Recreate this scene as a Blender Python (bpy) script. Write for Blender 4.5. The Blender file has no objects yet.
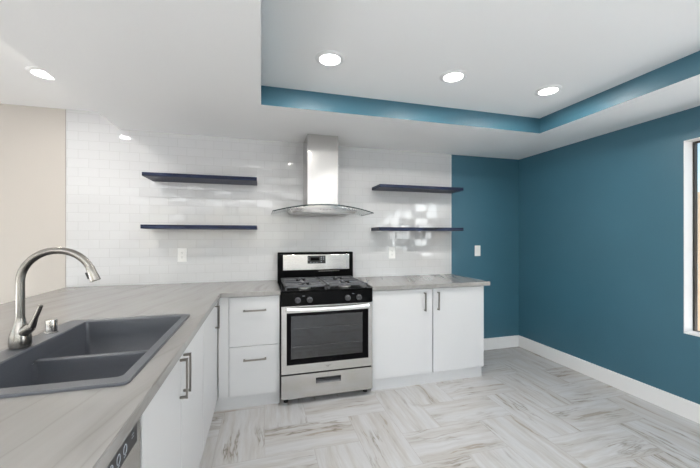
import bpy, bmesh, math, random
from mathutils import Vector, Matrix

S = bpy.context.scene
COL = S.collection
R = math.radians

# ------------------------------------------------------------------ camera
CAM_H = 1.3424
cam = bpy.data.cameras.new('camera')
cam.sensor_fit = 'HORIZONTAL'
cam.sensor_width = 36.0
cam.lens = 36.0 * 323.97 / 700.0
cam.shift_y = 2.45 / 700.0
cam.clip_start = 0.02
cam_o = bpy.data.objects.new('camera', cam)
COL.objects.link(cam_o)
cam_o.location = (0, 0, CAM_H)
cam_o.rotation_euler = (R(90), 0, -0.2665)
S.camera = cam_o

# ------------------------------------------------------------------ room numbers
YB = 3.2778      # face of the tiled wall
YW = 3.286       # wall plane behind the tile
XR = 3.0427      # right wall
HS = 2.2837      # soffit height
HC = 2.421       # ceiling height
XSE = -1.1957    # left edge of the soffit
TX0, TX1, TY0, TY1 = -0.003, 2.4522, -1.3, 2.3993   # tray opening
XL, YF = -4.6, -3.4                                  # far left wall, wall behind
XTL, XTR = -1.5953, 2.0935                           # tile panel ends
ZC, TH = 0.914, 0.035                                # counter top, thickness

# ------------------------------------------------------------------ world, light, exposure
S.view_settings.view_transform = 'Standard'
S.view_settings.look = 'None'
S.view_settings.gamma = 1.0
S.view_settings.use_curve_mapping = False
S.view_settings.exposure = 0.88
S.cycles.max_bounces = 10
S.cycles.diffuse_bounces = 7
S.cycles.glossy_bounces = 6
S.cycles.transparent_max_bounces = 12
S.cycles.use_denoising = True
S.cycles.sample_clamp_indirect = 6.0
S.cycles.caustics_reflective = False
S.cycles.caustics_refractive = False

SKY = 0.12
LAMP = 5.5
LAMP_LEFT = 2.6
W = bpy.data.worlds.new('sky')
S.world = W
W.use_nodes = True
nt = W.node_tree
nt.nodes.clear()
wo = nt.nodes.new('ShaderNodeOutputWorld')
bg = nt.nodes.new('ShaderNodeBackground')
sky = nt.nodes.new('ShaderNodeTexSky')
sky.sky_type = 'NISHITA'
sky.sun_disc = False
sky.sun_elevation = R(50)
sky.sun_rotation = R(200)
sky.air_density = 1.2
sky.dust_density = 1.0
bg.inputs['Strength'].default_value = SKY
nt.links.new(sky.outputs[0], bg.inputs['Color'])
nt.links.new(bg.outputs[0], wo.inputs[0])


def area(name, loc, rot, sx, sy, power, color=(1, 1, 1), shape='RECTANGLE', portal=False, spread=180):
    L = bpy.data.lights.new(name, 'AREA')
    L.shape = shape
    L.size = sx
    if shape in ('RECTANGLE', 'ELLIPSE'):
        L.size_y = sy
    L.energy = power
    L.color = color
    L.spread = R(spread)
    o = bpy.data.objects.new(name, L)
    o.location = loc
    o.rotation_euler = rot
    COL.objects.link(o)
    if portal:
        L.cycles.is_portal = True
    return o


sunL = bpy.data.lights.new('sun', 'SUN')
sunL.energy = 2.2
sunL.angle = R(1.0)
sunL.color = (1.0, 0.96, 0.90)
sun_o = bpy.data.objects.new('sun', sunL)
COL.objects.link(sun_o)
sun_o.rotation_euler = Vector((0.62, -0.34, -0.71)).to_track_quat('-Z', 'Y').to_euler()
WIN = [(0.50, 1.677), (-1.60, -0.10)]          # the two windows of the right wall
WZ0, WZ1 = 0.62, 2.056
REAR = (-3.2, 1.6, 0.95, 2.06)                 # made-up band of windows behind, added to light the room
ADDED_DOORL = (-2.6, 2.0, 0.0, 2.06)                 # made-up patio doors on the far left, added for more light
# daylight outside the openings: window light, and low lamps added to brighten the ceiling
area('daylight_or_fill', (XR + 0.50, -1.35, 1.72), (0, R(90), 0), 1.5, 3.6, 112, (0.92, 0.96, 1.0))
area('added_uplight', (XR + 1.0, -0.7, 0.0), (0, R(140), 0), 1.4, 3.4, 40, (0.97, 0.98, 1.0))
area('daylight_or_fill', (-0.8, YF - 0.35, 1.5), (R(90), 0, 0), 4.8, 1.1, 12, (0.95, 0.975, 1.0))  # fill lamp added outside the made-up rear windows
area('added_uplight', (-0.8, YF - 0.75, 0.35), (R(126), 0, 0), 5.5, 1.0, 1000, (0.97, 0.98, 1.0))
area('added_door_fill', (XL - 0.35, -0.3, 1.0), (0, R(-90), 0), 1.9, 4.6, 30, (0.97, 0.98, 1.0))  # fill lamp added outside the made-up left doors
area('added_uplight', (XL - 1.0, -0.3, 0.02), (0, R(-145), 0), 1.6, 5.0, 130, (0.98, 0.98, 1.0))

# ------------------------------------------------------------------ materials
def srgb(r, g, b):
    f = lambda c: (c / 255 / 12.92) if c / 255 <= 0.04045 else ((c / 255 + 0.055) / 1.055) ** 2.4
    return (f(r), f(g), f(b), 1)


def mat(name, color, rough=0.5, metal=0.0, spec=0.5, coat=0.0, bump=0.0, bscale=40.0, stretch=None,
        var=0.0, vscale=8.0, emit=None, estr=0.0):
    m = bpy.data.materials.new(name)
    m.use_nodes = True
    t = m.node_tree
    b = t.nodes['Principled BSDF']
    b.inputs['Base Color'].default_value = color
    b.inputs['Roughness'].default_value = rough
    b.inputs['Metallic'].default_value = metal
    b.inputs['Specular IOR Level'].default_value = spec
    b.inputs['Coat Weight'].default_value = coat
    tc = t.nodes.new('ShaderNodeTexCoord')
    mp = t.nodes.new('ShaderNodeMapping')
    t.links.new(tc.outputs['Object'], mp.inputs['Vector'])
    if stretch:
        mp.inputs['Scale'].default_value = stretch
    if bump:
        n = t.nodes.new('ShaderNodeTexNoise')
        n.inputs['Scale'].default_value = bscale
        n.inputs['Detail'].default_value = 3
        t.links.new(mp.outputs[0], n.inputs['Vector'])
        bp = t.nodes.new('ShaderNodeBump')
        bp.inputs['Strength'].default_value = bump
        bp.inputs['Distance'].default_value = 0.002
        t.links.new(n.outputs['Fac'], bp.inputs['Height'])
        t.links.new(bp.outputs[0], b.inputs['Normal'])
    if var:
        n2 = t.nodes.new('ShaderNodeTexNoise')
        n2.inputs['Scale'].default_value = vscale
        n2.inputs['Detail'].default_value = 4
        t.links.new(mp.outputs[0], n2.inputs['Vector'])
        mx = t.nodes.new('ShaderNodeMix')
        mx.data_type = 'RGBA'
        mx.inputs['A'].default_value = tuple(c * (1 - var) for c in color[:3]) + (1,)
        mx.inputs['B'].default_value = tuple(min(1, c * (1 + var)) for c in color[:3]) + (1,)
        t.links.new(n2.outputs['Fac'], mx.inputs['Factor'])
        t.links.new(mx.outputs['Result'], b.inputs['Base Color'])
    if emit:
        b.inputs['Emission Color'].default_value = emit
        b.inputs['Emission Strength'].default_value = estr
    return m


M = {}
M['white_paint'] = mat('white_paint', (0.88, 0.875, 0.868, 1), 0.55, bump=0.25, bscale=90, spec=0.3)
M['cream_paint'] = mat('cream_paint', (0.49, 0.455, 0.415, 1), 0.6, bump=0.25, bscale=90, spec=0.3)
M['teal_paint'] = mat('teal_paint', (0.044, 0.130, 0.180, 1), 0.42, bump=0.6, bscale=120, spec=0.5, var=0.06, vscale=3)
M['trim_paint'] = mat('trim_paint', (0.76, 0.755, 0.75, 1), 0.35, var=0.01)
M['cabinet_white'] = mat('cabinet_white', (0.585, 0.583, 0.582, 1), 0.25, var=0.01)
M['nickel'] = mat('nickel', (0.25, 0.232, 0.21, 1), 0.3, metal=1, var=0.05, vscale=60)
M['faucet_nickel'] = mat('faucet_nickel', (0.27, 0.255, 0.235, 1), 0.26, metal=1, var=0.05, vscale=60)
M['chrome'] = mat('chrome', (0.55, 0.53, 0.51, 1), 0.18, metal=1, var=0.03)
M['steel'] = mat('steel', (0.57, 0.555, 0.54, 1), 0.2, metal=1, bump=0.10, bscale=30, stretch=(1.2, 1.2, 40), var=0.10, vscale=5)
M['steel_vertical'] = mat('steel_vertical', (0.54, 0.53, 0.515, 1), 0.22, metal=1, bump=0.06, bscale=30, stretch=(40, 40, 1.2), var=0.05, vscale=5)
M['steel_bright'] = mat('steel_bright', (0.80, 0.79, 0.77, 1), 0.3, metal=1, var=0.03, stretch=(1, 1, 30))
M['black_enamel'] = mat('black_enamel', (0.003, 0.003, 0.0035, 1), 0.2, spec=0.06, var=0.1)
M['black_plastic'] = mat('black_plastic', (0.014, 0.014, 0.015, 1), 0.35, var=0.1)
M['knob_gray'] = mat('knob_gray', (0.055, 0.055, 0.06, 1), 0.35, var=0.1, vscale=50)
M['cast_iron'] = mat('cast_iron', (0.085, 0.087, 0.095, 1), 0.42, bump=0.3, bscale=250, var=0.1, vscale=50)
M['oven_gray'] = mat('oven_gray', (0.10, 0.10, 0.105, 1), 0.35, var=0.2, vscale=6)
M['gray_print'] = mat('gray_print', (0.35, 0.38, 0.42, 1), 0.4, var=0.05)
M['logo_gray'] = mat('logo_gray', (0.20, 0.19, 0.18, 1), 0.4, var=0.05)
M['sink_gray'] = mat('sink_gray', (0.072, 0.077, 0.090, 1), 0.32, spec=0.8, bump=0.15, bscale=400, var=0.18, vscale=260)
M['plastic_white'] = mat('plastic_white', (0.80, 0.79, 0.77, 1), 0.3, var=0.01)
M['slot_dark'] = mat('slot_dark', (0.20, 0.19, 0.18, 1), 0.5, var=0.05)
M['bronze'] = mat('bronze', (0.022, 0.018, 0.015, 1), 0.4, var=0.1)
M['filter'] = mat('filter', (0.34, 0.33, 0.32, 1), 0.35, metal=1, bump=0.5, bscale=300)
M['stucco'] = mat('stucco', (0.72, 0.52, 0.34, 1), 0.9, bump=0.6, bscale=60, var=0.1, vscale=5)
M['patio'] = mat('patio', (0.62, 0.57, 0.52, 1), 0.9, bump=0.4, bscale=40, var=0.08)
M['lens'] = mat('lens', (0.9, 0.9, 0.9, 1), 0.4, emit=(1, 0.98, 0.95, 1), estr=9)
M['grout'] = mat('grout', (0.33, 0.31, 0.29, 1), 0.8, var=0.05, vscale=30)


def glass_mat(name, tint, ior=1.5, refl=1.0):
    m = bpy.data.materials.new(name)
    m.use_nodes = True
    t = m.node_tree
    t.nodes.clear()
    out = t.nodes.new('ShaderNodeOutputMaterial')
    tr = t.nodes.new('ShaderNodeBsdfTransparent')
    tr.inputs[0].default_value = tint
    gl = t.nodes.new('ShaderNodeBsdfGlossy')
    gl.inputs['Roughness'].default_value = 0.02
    fr = t.nodes.new('ShaderNodeFresnel')
    # the pane does not bend rays, so the far face must not see total reflection
    ge = t.nodes.new('ShaderNodeNewGeometry')
    mi = t.nodes.new('ShaderNodeMapRange')
    mi.inputs['To Min'].default_value = ior
    mi.inputs['To Max'].default_value = 1.0 / ior
    t.links.new(ge.outputs['Backfacing'], mi.inputs['Value'])
    t.links.new(mi.outputs[0], fr.inputs['IOR'])
    mx = t.nodes.new('ShaderNodeMixShader')
    t.links.new(fr.outputs[0], mx.inputs[0])
    t.links.new(tr.outputs[0], mx.inputs[1])
    t.links.new(gl.outputs[0], mx.inputs[2])
    t.links.new(mx.outputs[0], out.inputs[0])
    return m


M['window_glass'] = glass_mat('window_glass', (0.97, 0.98, 0.98, 1))
M['canopy_glass'] = glass_mat('canopy_glass', (0.93, 0.955, 0.95, 1))
M['canopy_edge'] = mat('canopy_edge', (0.006, 0.02, 0.022, 1), 0.25, spec=0.2, var=0.05)
M['oven_glass'] = glass_mat('oven_glass', (0.55, 0.56, 0.58, 1), ior=1.75)


def tile_mat():
    m = bpy.data.materials.new('subway_tile')
    m.use_nodes = True
    t = m.node_tree
    N, L = t.nodes, t.links
    b = N['Principled BSDF']
    tc = N.new('ShaderNodeTexCoord')
    sp = N.new('ShaderNodeSeparateXYZ')
    L.new(tc.outputs['Object'], sp.inputs[0])

    def math_(op, a, bb=None, c=None):
        n = N.new('ShaderNodeMath')
        n.operation = op
        for i, v in enumerate((a, bb, c)):
            if v is None:
                continue
            if isinstance(v, (int, float)):
                n.inputs[i].default_value = v
            else:
                L.new(v, n.inputs[i])
        return n.outputs[0]
    W_, H_ = 0.154, 0.0772
    zr = math_('DIVIDE', math_('SUBTRACT', sp.outputs['Z'], 1.236 - 8 * H_), H_)
    row = math_('FLOOR', zr)
    fz = math_('FRACT', zr)
    odd = math_('MODULO', row, 2)
    xr = math_('ADD', math_('DIVIDE', math_('ADD', sp.outputs['X'], 0.587 + 20 * W_), W_), math_('MULTIPLY', odd, 0.5))
    colm = math_('FLOOR', xr)
    fx = math_('FRACT', xr)
    # distance to the nearest joint, metres
    dx = math_('MULTIPLY', math_('MINIMUM', fx, math_('SUBTRACT', 1.0, fx)), W_)
    dz = math_('MULTIPLY', math_('MINIMUM', fz, math_('SUBTRACT', 1.0, fz)), H_)
    d = math_('MINIMUM', dx, dz)
    mr = N.new('ShaderNodeMapRange')
    mr.interpolation_type = 'SMOOTHSTEP'
    mr.inputs['From Min'].default_value = 0.0008
    mr.inputs['From Max'].default_value = 0.0026
    L.new(d, mr.inputs['Value'])
    cb = N.new('ShaderNodeCombineXYZ')
    L.new(colm, cb.inputs[0])
    L.new(row, cb.inputs[1])
    wn = N.new('ShaderNodeTexWhiteNoise')
    wn.noise_dimensions = '2D'
    L.new(cb.outputs[0], wn.inputs['Vector'])
    mx = N.new('ShaderNodeMix')
    mx.data_type = 'RGBA'
    mx.inputs['A'].default_value = (0.46, 0.457, 0.455, 1)
    mx.inputs['B'].default_value = (0.57, 0.57, 0.573, 1)
    L.new(mr.outputs[0], mx.inputs['Factor'])
    L.new(mx.outputs['Result'], b.inputs['Base Color'])
    rg = N.new('ShaderNodeMapRange')
    rg.inputs['To Min'].default_value = 0.6
    rg.inputs['To Max'].default_value = 0.035
    L.new(mr.outputs[0], rg.inputs['Value'])
    L.new(rg.outputs[0], b.inputs['Roughness'])
    # every tile sits a hair out of true
    vs = N.new('ShaderNodeVectorMath')
    vs.operation = 'SUBTRACT'
    L.new(wn.outputs['Color'], vs.inputs[0])
    vs.inputs[1].default_value = (0.5, 0.5, 0.5)
    vm = N.new('ShaderNodeVectorMath')
    vm.operation = 'MULTIPLY'
    L.new(vs.outputs[0], vm.inputs[0])
    vm.inputs[1].default_value = (0.052, 0.0, 0.045)
    ge = N.new('ShaderNodeNewGeometry')
    va = N.new('ShaderNodeVectorMath')
    va.operation = 'ADD'
    L.new(vm.outputs[0], va.inputs[0])
    L.new(ge.outputs['Normal'], va.inputs[1])
    vn = N.new('ShaderNodeVectorMath')
    vn.operation = 'NORMALIZE'
    L.new(va.outputs[0], vn.inputs[0])
    bp = N.new('ShaderNodeBump')
    bp.inputs['Strength'].default_value = 0.35
    bp.inputs['Distance'].default_value = 0.0015
    L.new(mr.outputs[0], bp.inputs['Height'])
    L.new(vn.outputs[0], bp.inputs['Normal'])
    L.new(bp.outputs[0], b.inputs['Normal'])
    return m


M['subway_tile'] = tile_mat()


def ramp(t, stops):
    r = t.nodes.new('ShaderNodeValToRGB')
    e = r.color_ramp.elements
    while len(e) < len(stops):
        e.new(0.5)
    for k, (p, c) in enumerate(stops):
        e[k].position = p
        e[k].color = c
    return r


def floor_mat():
    # long veins running along each plank; the UV map carries plank-local metres
    m = bpy.data.materials.new('vein_plank')
    m.use_nodes = True
    t = m.node_tree
    N, L = t.nodes, t.links
    b = N['Principled BSDF']
    uv = N.new('ShaderNodeUVMap')
    uv.uv_map = 'plank'
    wp = N.new('ShaderNodeTexNoise')
    wp.inputs['Scale'].default_value = 3.2
    wp.inputs['Detail'].default_value = 4
    L.new(uv.outputs[0], wp.inputs['Vector'])
    vs = N.new('ShaderNodeVectorMath')
    vs.operation = 'SUBTRACT'
    L.new(wp.outputs['Color'], vs.inputs[0])
    vs.inputs[1].default_value = (0.5, 0.5, 0.5)
    vm = N.new('ShaderNodeVectorMath')
    vm.operation = 'MULTIPLY'
    L.new(vs.outputs[0], vm.inputs[0])
    vm.inputs[1].default_value = (0.06, 0.07, 0)
    va = N.new('ShaderNodeVectorMath')
    va.operation = 'ADD'
    L.new(uv.outputs[0], va.inputs[0])
    L.new(vm.outputs[0], va.inputs[1])

    def streak(scale, det, sx):
        mp = N.new('ShaderNodeMapping')
        mp.inputs['Scale'].default_value = (sx, 1, 1)
        L.new(va.outputs[0], mp.inputs['Vector'])
        n = N.new('ShaderNodeTexNoise')
        n.inputs['Scale'].default_value = scale
        n.inputs['Detail'].default_value = det
        n.inputs['Roughness'].default_value = 0.65
        L.new(mp.outputs[0], n.inputs['Vector'])
        return n
    def mixc(mode, fac, A, B):
        mx = N.new('ShaderNodeMix')
        mx.data_type = 'RGBA'
        mx.blend_type = mode
        for k, v in (('Factor', fac), ('A', A), ('B', B)):
            if isinstance(v, (int, float, tuple)):
                mx.inputs[k].default_value = v
            else:
                L.new(v, mx.inputs[k])
        return mx.outputs['Result']
    # fine fibre running along the plank
    a = streak(34, 8, 0.09)
    r1 = ramp(t, [(0.22, (0.37, 0.36, 0.35, 1)), (0.42, (0.455, 0.45, 0.445, 1)), (0.6, (0.49, 0.49, 0.49, 1)), (0.8, (0.525, 0.525, 0.527, 1))])
    L.new(a.outputs['Fac'], r1.inputs[0])
    # broad warm bands
    d = streak(9, 4, 0.10)
    r4 = ramp(t, [(0.38, (1, 1, 1, 1)), (0.30, (0.80, 0.73, 0.65, 1)), (0.47, (0.93, 0.905, 0.875, 1)), (0.56, (1, 1, 1, 1))])
    r4.color_ramp.elements[0].color = (0.66, 0.59, 0.51, 1)
    r4.color_ramp.elements[1].color = (0.78, 0.72, 0.65, 1)
    L.new(d.outputs['Fac'], r4.inputs[0])
    col = mixc('MULTIPLY', 1.0, r1.outputs[0], r4.outputs[0])
    # a few thin dark veins
    c = streak(7.5, 5, 0.11)
    ab = N.new('ShaderNodeMath')
    ab.operation = 'SUBTRACT'
    L.new(c.outputs['Fac'], ab.inputs[0])
    ab.inputs[1].default_value = 0.45
    ab2 = N.new('ShaderNodeMath')
    ab2.operation = 'ABSOLUTE'
    L.new(ab.outputs[0], ab2.inputs[0])
    r2 = ramp(t, [(0.0, (0.42, 0.38, 0.33, 1)), (0.009, (0.74, 0.70, 0.65, 1)), (0.035, (1, 1, 1, 1))])
    L.new(ab2.outputs[0], r2.inputs[0])
    br = N.new('ShaderNodeTexNoise')
    br.inputs['Scale'].default_value = 2.6
    L.new(uv.outputs[0], br.inputs['Vector'])
    r3 = ramp(t, [(0.47, (0, 0, 0, 1)), (0.62, (1, 1, 1, 1))])
    L.new(br.outputs['Fac'], r3.inputs[0])
    col = mixc('MULTIPLY', r3.outputs[0], col, r2.outputs[0])
    L.new(col, b.inputs['Base Color'])
    b.inputs['Roughness'].default_value = 0.38
    b.inputs['Specular IOR Level'].default_value = 0.4
    bp = N.new('ShaderNodeBump')
    bp.inputs['Strength'].default_value = 0.1
    bp.inputs['Distance'].default_value = 0.002
    L.new(a.outputs['Fac'], bp.inputs['Height'])
    L.new(bp.outputs[0], b.inputs['Normal'])
    return m


M['vein_plank'] = floor_mat()


def counter_mat():
    m = bpy.data.materials.new('streaked_quartz')
    m.use_nodes = True
    t = m.node_tree
    N, L = t.nodes, t.links
    b = N['Principled BSDF']
    ge = N.new('ShaderNodeNewGeometry')
    mp0 = N.new('ShaderNodeMapping')
    mp0.inputs['Rotation'].default_value = (0, 0, R(14))
    L.new(ge.outputs['Position'], mp0.inputs['Vector'])
    wp = N.new('ShaderNodeTexNoise')
    wp.inputs['Scale'].default_value = 1.3
    wp.inputs['Detail'].default_value = 3
    L.new(mp0.outputs[0], wp.inputs['Vector'])
    vs = N.new('ShaderNodeVectorMath')
    vs.operation = 'SUBTRACT'
    L.new(wp.outputs['Color'], vs.inputs[0])
    vs.inputs[1].default_value = (0.5, 0.5, 0.5)
    vm = N.new('ShaderNodeVectorMath')
    vm.operation = 'MULTIPLY'
    L.new(vs.outputs[0], vm.inputs[0])
    vm.inputs[1].default_value = (0.12, 0.1, 0.03)
    va = N.new('ShaderNodeVectorMath')
    va.operation = 'ADD'
    L.new(mp0.outputs[0], va.inputs[0])
    L.new(vm.outputs[0], va.inputs[1])

    def streak(scale, det, sy):
        mp = N.new('ShaderNodeMapping')
        mp.inputs['Scale'].default_value = (1, sy, 1)
        L.new(va.outputs[0], mp.inputs['Vector'])
        n = N.new('ShaderNodeTexNoise')
        n.inputs['Scale'].default_value = scale
        n.inputs['Detail'].default_value = det
        n.inputs['Roughness'].default_value = 0.6
        L.new(mp.outputs[0], n.inputs['Vector'])
        return n
    a = streak(12, 6, 0.07)
    r1 = ramp(t, [(0.28, (0.225, 0.212, 0.199, 1)), (0.43, (0.257, 0.246, 0.233, 1)), (0.58, (0.272, 0.262, 0.250, 1)), (0.78, (0.300, 0.292, 0.280, 1))])
    L.new(a.outputs['Fac'], r1.inputs[0])
    c = streak(7, 2, 0.05)
    ab = N.new('ShaderNodeMath')
    ab.operation = 'SUBTRACT'
    L.new(c.outputs['Fac'], ab.inputs[0])
    ab.inputs[1].default_value = 0.5
    ab2 = N.new('ShaderNodeMath')
    ab2.operation = 'ABSOLUTE'
    L.new(ab.outputs[0], ab2.inputs[0])
    r2 = ramp(t, [(0.0, (0.86, 0.85, 0.835, 1)), (0.008, (0.95, 0.945, 0.94, 1)), (0.025, (1, 1, 1, 1))])
    L.new(ab2.outputs[0], r2.inputs[0])
    mx = N.new('ShaderNodeMix')
    mx.data_type = 'RGBA'
    mx.blend_type = 'MULTIPLY'
    mx.inputs['Factor'].default_value = 1
    L.new(r1.outputs[0], mx.inputs['A'])
    L.new(r2.outputs[0], mx.inputs['B'])
    L.new(mx.outputs['Result'], b.inputs['Base Color'])
    b.inputs['Roughness'].default_value = 0.2
    b.inputs['Specular IOR Level'].default_value = 0.45
    return m


M['streaked_quartz'] = counter_mat()


def shelf_mat():
    m = bpy.data.materials.new('stained_wood')
    m.use_nodes = True
    t = m.node_tree
    N, L = t.nodes, t.links
    b = N['Principled BSDF']
    ge = N.new('ShaderNodeNewGeometry')
    mp = N.new('ShaderNodeMapping')
    mp.inputs['Scale'].default_value = (2.2, 26, 34)
    L.new(ge.outputs['Position'], mp.inputs['Vector'])
    n = N.new('ShaderNodeTexNoise')
    n.inputs['Scale'].default_value = 2.0
    n.inputs['Detail'].default_value = 6
    n.inputs['Distortion'].default_value = 0.6
    L.new(mp.outputs[0], n.inputs['Vector'])
    r = ramp(t, [(0.32, (0.004, 0.005, 0.009, 1)), (0.52, (0.010, 0.017, 0.050, 1)), (0.72, (0.04, 0.055, 0.10, 1))])
    L.new(n.outputs['Fac'], r.inputs[0])
    L.new(r.outputs[0], b.inputs['Base Color'])
    b.inputs['Roughness'].default_value = 0.42
    b.inputs['Specular IOR Level'].default_value = 0.22
    bp = N.new('ShaderNodeBump')
    bp.inputs['Strength'].default_value = 0.5
    bp.inputs['Distance'].default_value = 0.002
    L.new(n.outputs['Fac'], bp.inputs['Height'])
    L.new(bp.outputs[0], b.inputs['Normal'])
    return m


M['stained_wood'] = shelf_mat()

# ------------------------------------------------------------------ mesh helpers
def wloc(o):
    v = Vector((0, 0, 0))
    while o:
        v += o.location
        o = o.parent
    return v


def obj(name, bm, m, parent=None, smooth=False, **kw):
    bm.normal_update()
    me = bpy.data.meshes.new(name)
    if parent:
        bmesh.ops.translate(bm, vec=-wloc(parent), verts=bm.verts)
    elif 'loc' in kw:
        bmesh.ops.translate(bm, vec=-Vector(kw['loc']), verts=bm.verts)
    bm.to_mesh(me)
    bm.free()
    ms = m if isinstance(m, (list, tuple)) else [m]
    for x in ms:
        me.materials.append(M[x])
    if smooth:
        for p in me.polygons:
            p.use_smooth = True
        if smooth != 'all':
            me.set_sharp_from_angle(angle=R(38))
    o = bpy.data.objects.new(name, me)
    COL.objects.link(o)
    if parent:
        o.parent = parent
    elif 'loc' in kw:
        o.location = kw['loc']
    for k in ('label', 'category', 'group', 'kind'):
        if k in kw:
            o[k] = kw[k]
    return o


def thing(name, loc, label, cat, group=None):
    o = bpy.data.objects.new(name, None)
    COL.objects.link(o)
    o.location = loc
    o.empty_display_size = 0.1
    o['label'] = label
    o['category'] = cat
    if group:
        o['group'] = group
    return o


def box(bm, x0, x1, y0, y1, z0, z1, bev=0.0, seg=2, mi=0):
    r = bmesh.ops.create_cube(bm, size=1.0)
    vs = r['verts']
    for v in vs:
        v.co = Vector(((x0 + x1) / 2 + v.co.x * (x1 - x0), (y0 + y1) / 2 + v.co.y * (y1 - y0), (z0 + z1) / 2 + v.co.z * (z1 - z0)))
    fs = list({f for v in vs for f in v.link_faces})
    for f in fs:
        f.material_index = mi
    if bev:
        es = list({e for v in vs for e in v.link_edges})
        bmesh.ops.bevel(bm, geom=es, offset=bev, segments=seg, affect='EDGES', profile=0.5)
    return bm


def nb():
    return bmesh.new()


def bx(*a, **k):
    return box(nb(), *a, **k)


def lathe(bm, prof, origin, axis='Z', n=32, cap=True):
    """prof: list of (radius, height) revolved about an axis through origin"""
    rings = []
    for r, h in prof:
        ring = []
        for k in range(n):
            a = 2 * math.pi * k / n
            p = Vector((r * math.cos(a), r * math.sin(a), h))
            if axis == 'Y':
                p = Vector((p.x, -p.z, p.y))
            elif axis == 'X':
                p = Vector((p.z, p.x, p.y))
            elif isinstance(axis, Matrix):
                p = axis @ p
            ring.append(bm.verts.new(p + Vector(origin)))
        rings.append(ring)
    for a, b in zip(rings[:-1], rings[1:]):
        for k in range(n):
            bm.faces.new((a[k], a[(k + 1) % n], b[(k + 1) % n], b[k]))
    if cap:
        bm.faces.new(list(reversed(rings[0])))
        bm.faces.new(rings[-1])
    bmesh.ops.recalc_face_normals(bm, faces=bm.faces)
    return bm


def tube(bm, pts, rad, n=20, cap=True):
    pts = [Vector(p) for p in pts]
    rad = rad if isinstance(rad, (list, tuple)) else [rad] * len(pts)
    t0 = (pts[1] - pts[0]).normalized()
    up = Vector((0, 1, 0)) if abs(t0.y) < 0.9 else Vector((1, 0, 0))
    u = (up - t0 * up.dot(t0)).normalized()
    rings = []
    for i, p in enumerate(pts):
        if i == 0:
            t = t0
        elif i == len(pts) - 1:
            t = (pts[i] - pts[i - 1]).normalized()
        else:
            t = (pts[i + 1] - pts[i - 1]).normalized()
        u = (u - t * u.dot(t)).normalized()
        w = t.cross(u)
        rings.append([bm.verts.new(p + (u * math.cos(2 * math.pi * k / n) + w * math.sin(2 * math.pi * k / n)) * rad[i]) for k in range(n)])
    for a, b in zip(rings[:-1], rings[1:]):
        for k in range(n):
            bm.faces.new((a[k], a[(k + 1) % n], b[(k + 1) % n], b[k]))
    if cap:
        bm.faces.new(list(reversed(rings[0])))
        bm.faces.new(rings[-1])
    bmesh.ops.recalc_face_normals(bm, faces=bm.faces)
    return bm


def prism(bm, pts, axis, a, b, bev=0.0):
    """extrude a 2-D outline along an axis from a to b. axis X: (y,z); Y: (x,z); Z: (x,y)"""
    def mk(p, h):
        return {'X': (h, p[0], p[1]), 'Y': (p[0], h, p[1]), 'Z': (p[0], p[1], h)}[axis]
    lo = [bm.verts.new(mk(p, a)) for p in pts]
    hi = [bm.verts.new(mk(p, b)) for p in pts]
    fs = [bm.faces.new(lo), bm.faces.new(list(reversed(hi)))]
    n = len(pts)
    for k in range(n):
        fs.append(bm.faces.new((lo[k], hi[k], hi[(k + 1) % n], lo[(k + 1) % n])))
    bmesh.ops.recalc_face_normals(bm, faces=fs)
    if bev:
        bmesh.ops.bevel(bm, geom=list({e for f in fs for e in f.edges}), offset=bev, segments=2, affect='EDGES')
    return bm


def struct(name, bm, m, parent=None, **k):
    o = obj(name, bm, m, parent, **k)
    if not parent:
        o['kind'] = 'structure'
    return o


# ------------------------------------------------------------------ floor
def build_floor():
    bm = nb()
    uvl = bm.loops.layers.uv.new('plank')
    rnd = random.Random(11)
    c, ox, oy, g = 0.301, 0.020, 2.033, 0.0009
    i0, i1 = int((XL - ox) / c) - 2, int((XR - ox) / c) + 2
    j0, j1 = int((YF - oy) / c) - 2, int((YW - oy) / c) + 2
    for i in range(i0, i1):
        for j in range(j0, j1):
            k = (i - j) % 4
            if k == 0:
                x0, x1, y0, y1, hor = ox + i * c, ox + (i + 2) * c, oy + j * c, oy + (j + 1) * c, True
            elif k == 3:
                x0, x1, y0, y1, hor = ox + i * c, ox + (i + 1) * c, oy + j * c, oy + (j + 2) * c, False
            else:
                continue
            X0, X1, Y0, Y1 = max(x0, XL), min(x1, XR), max(y0, YF), min(y1, YW)
            if X1 - X0 < 0.01 or Y1 - Y0 < 0.01:
                continue
            X0 += g; X1 -= g; Y0 += g; Y1 -= g
            du, dv, fl = rnd.uniform(0, 40), rnd.uniform(0, 40), rnd.choice((-1, 1))
            vs = [bm.verts.new((x, y, 0)) for x, y in ((X0, Y0), (X1, Y0), (X1, Y1), (X0, Y1))]
            f = bm.faces.new(vs)
            for lp in f.loops:
                p = lp.vert.co
                u, v = (p.x - x0, p.y - y0) if hor else (p.y - y0, p.x - x0)
                lp[uvl].uv = (u * fl + du, v + dv)
    box(bm, XL, XR, YF, YW, -0.12, -0.0006, mi=1)
    struct('floor', bm, ['vein_plank', 'grout'])


build_floor()

# ------------------------------------------------------------------ walls, ceiling
bm = nb()
box(bm, XL - 0.12, XTR - 0.004, YW, YW + 0.12, 0, HC, mi=0)
box(bm, XTR - 0.004, XR + 0.15, YW, YW + 0.12, 0, HC, mi=1)
struct('wall_back', bm, ['cream_paint', 'teal_paint'])

bm = nb()
t = 0.15
ys = [YF, WIN[1][0], WIN[1][1], WIN[0][0], WIN[0][1], YW]
for a, b_, hole in zip(ys[:-1], ys[1:], (0, 1, 0, 1, 0)):
    if hole:
        box(bm, XR, XR + t, a, b_, 0, WZ0)
        box(bm, XR, XR + t, a, b_, WZ1, HC)
    else:
        box(bm, XR, XR + t, a, b_, 0, HC)
struct('wall_right', bm, 'teal_paint')

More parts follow.
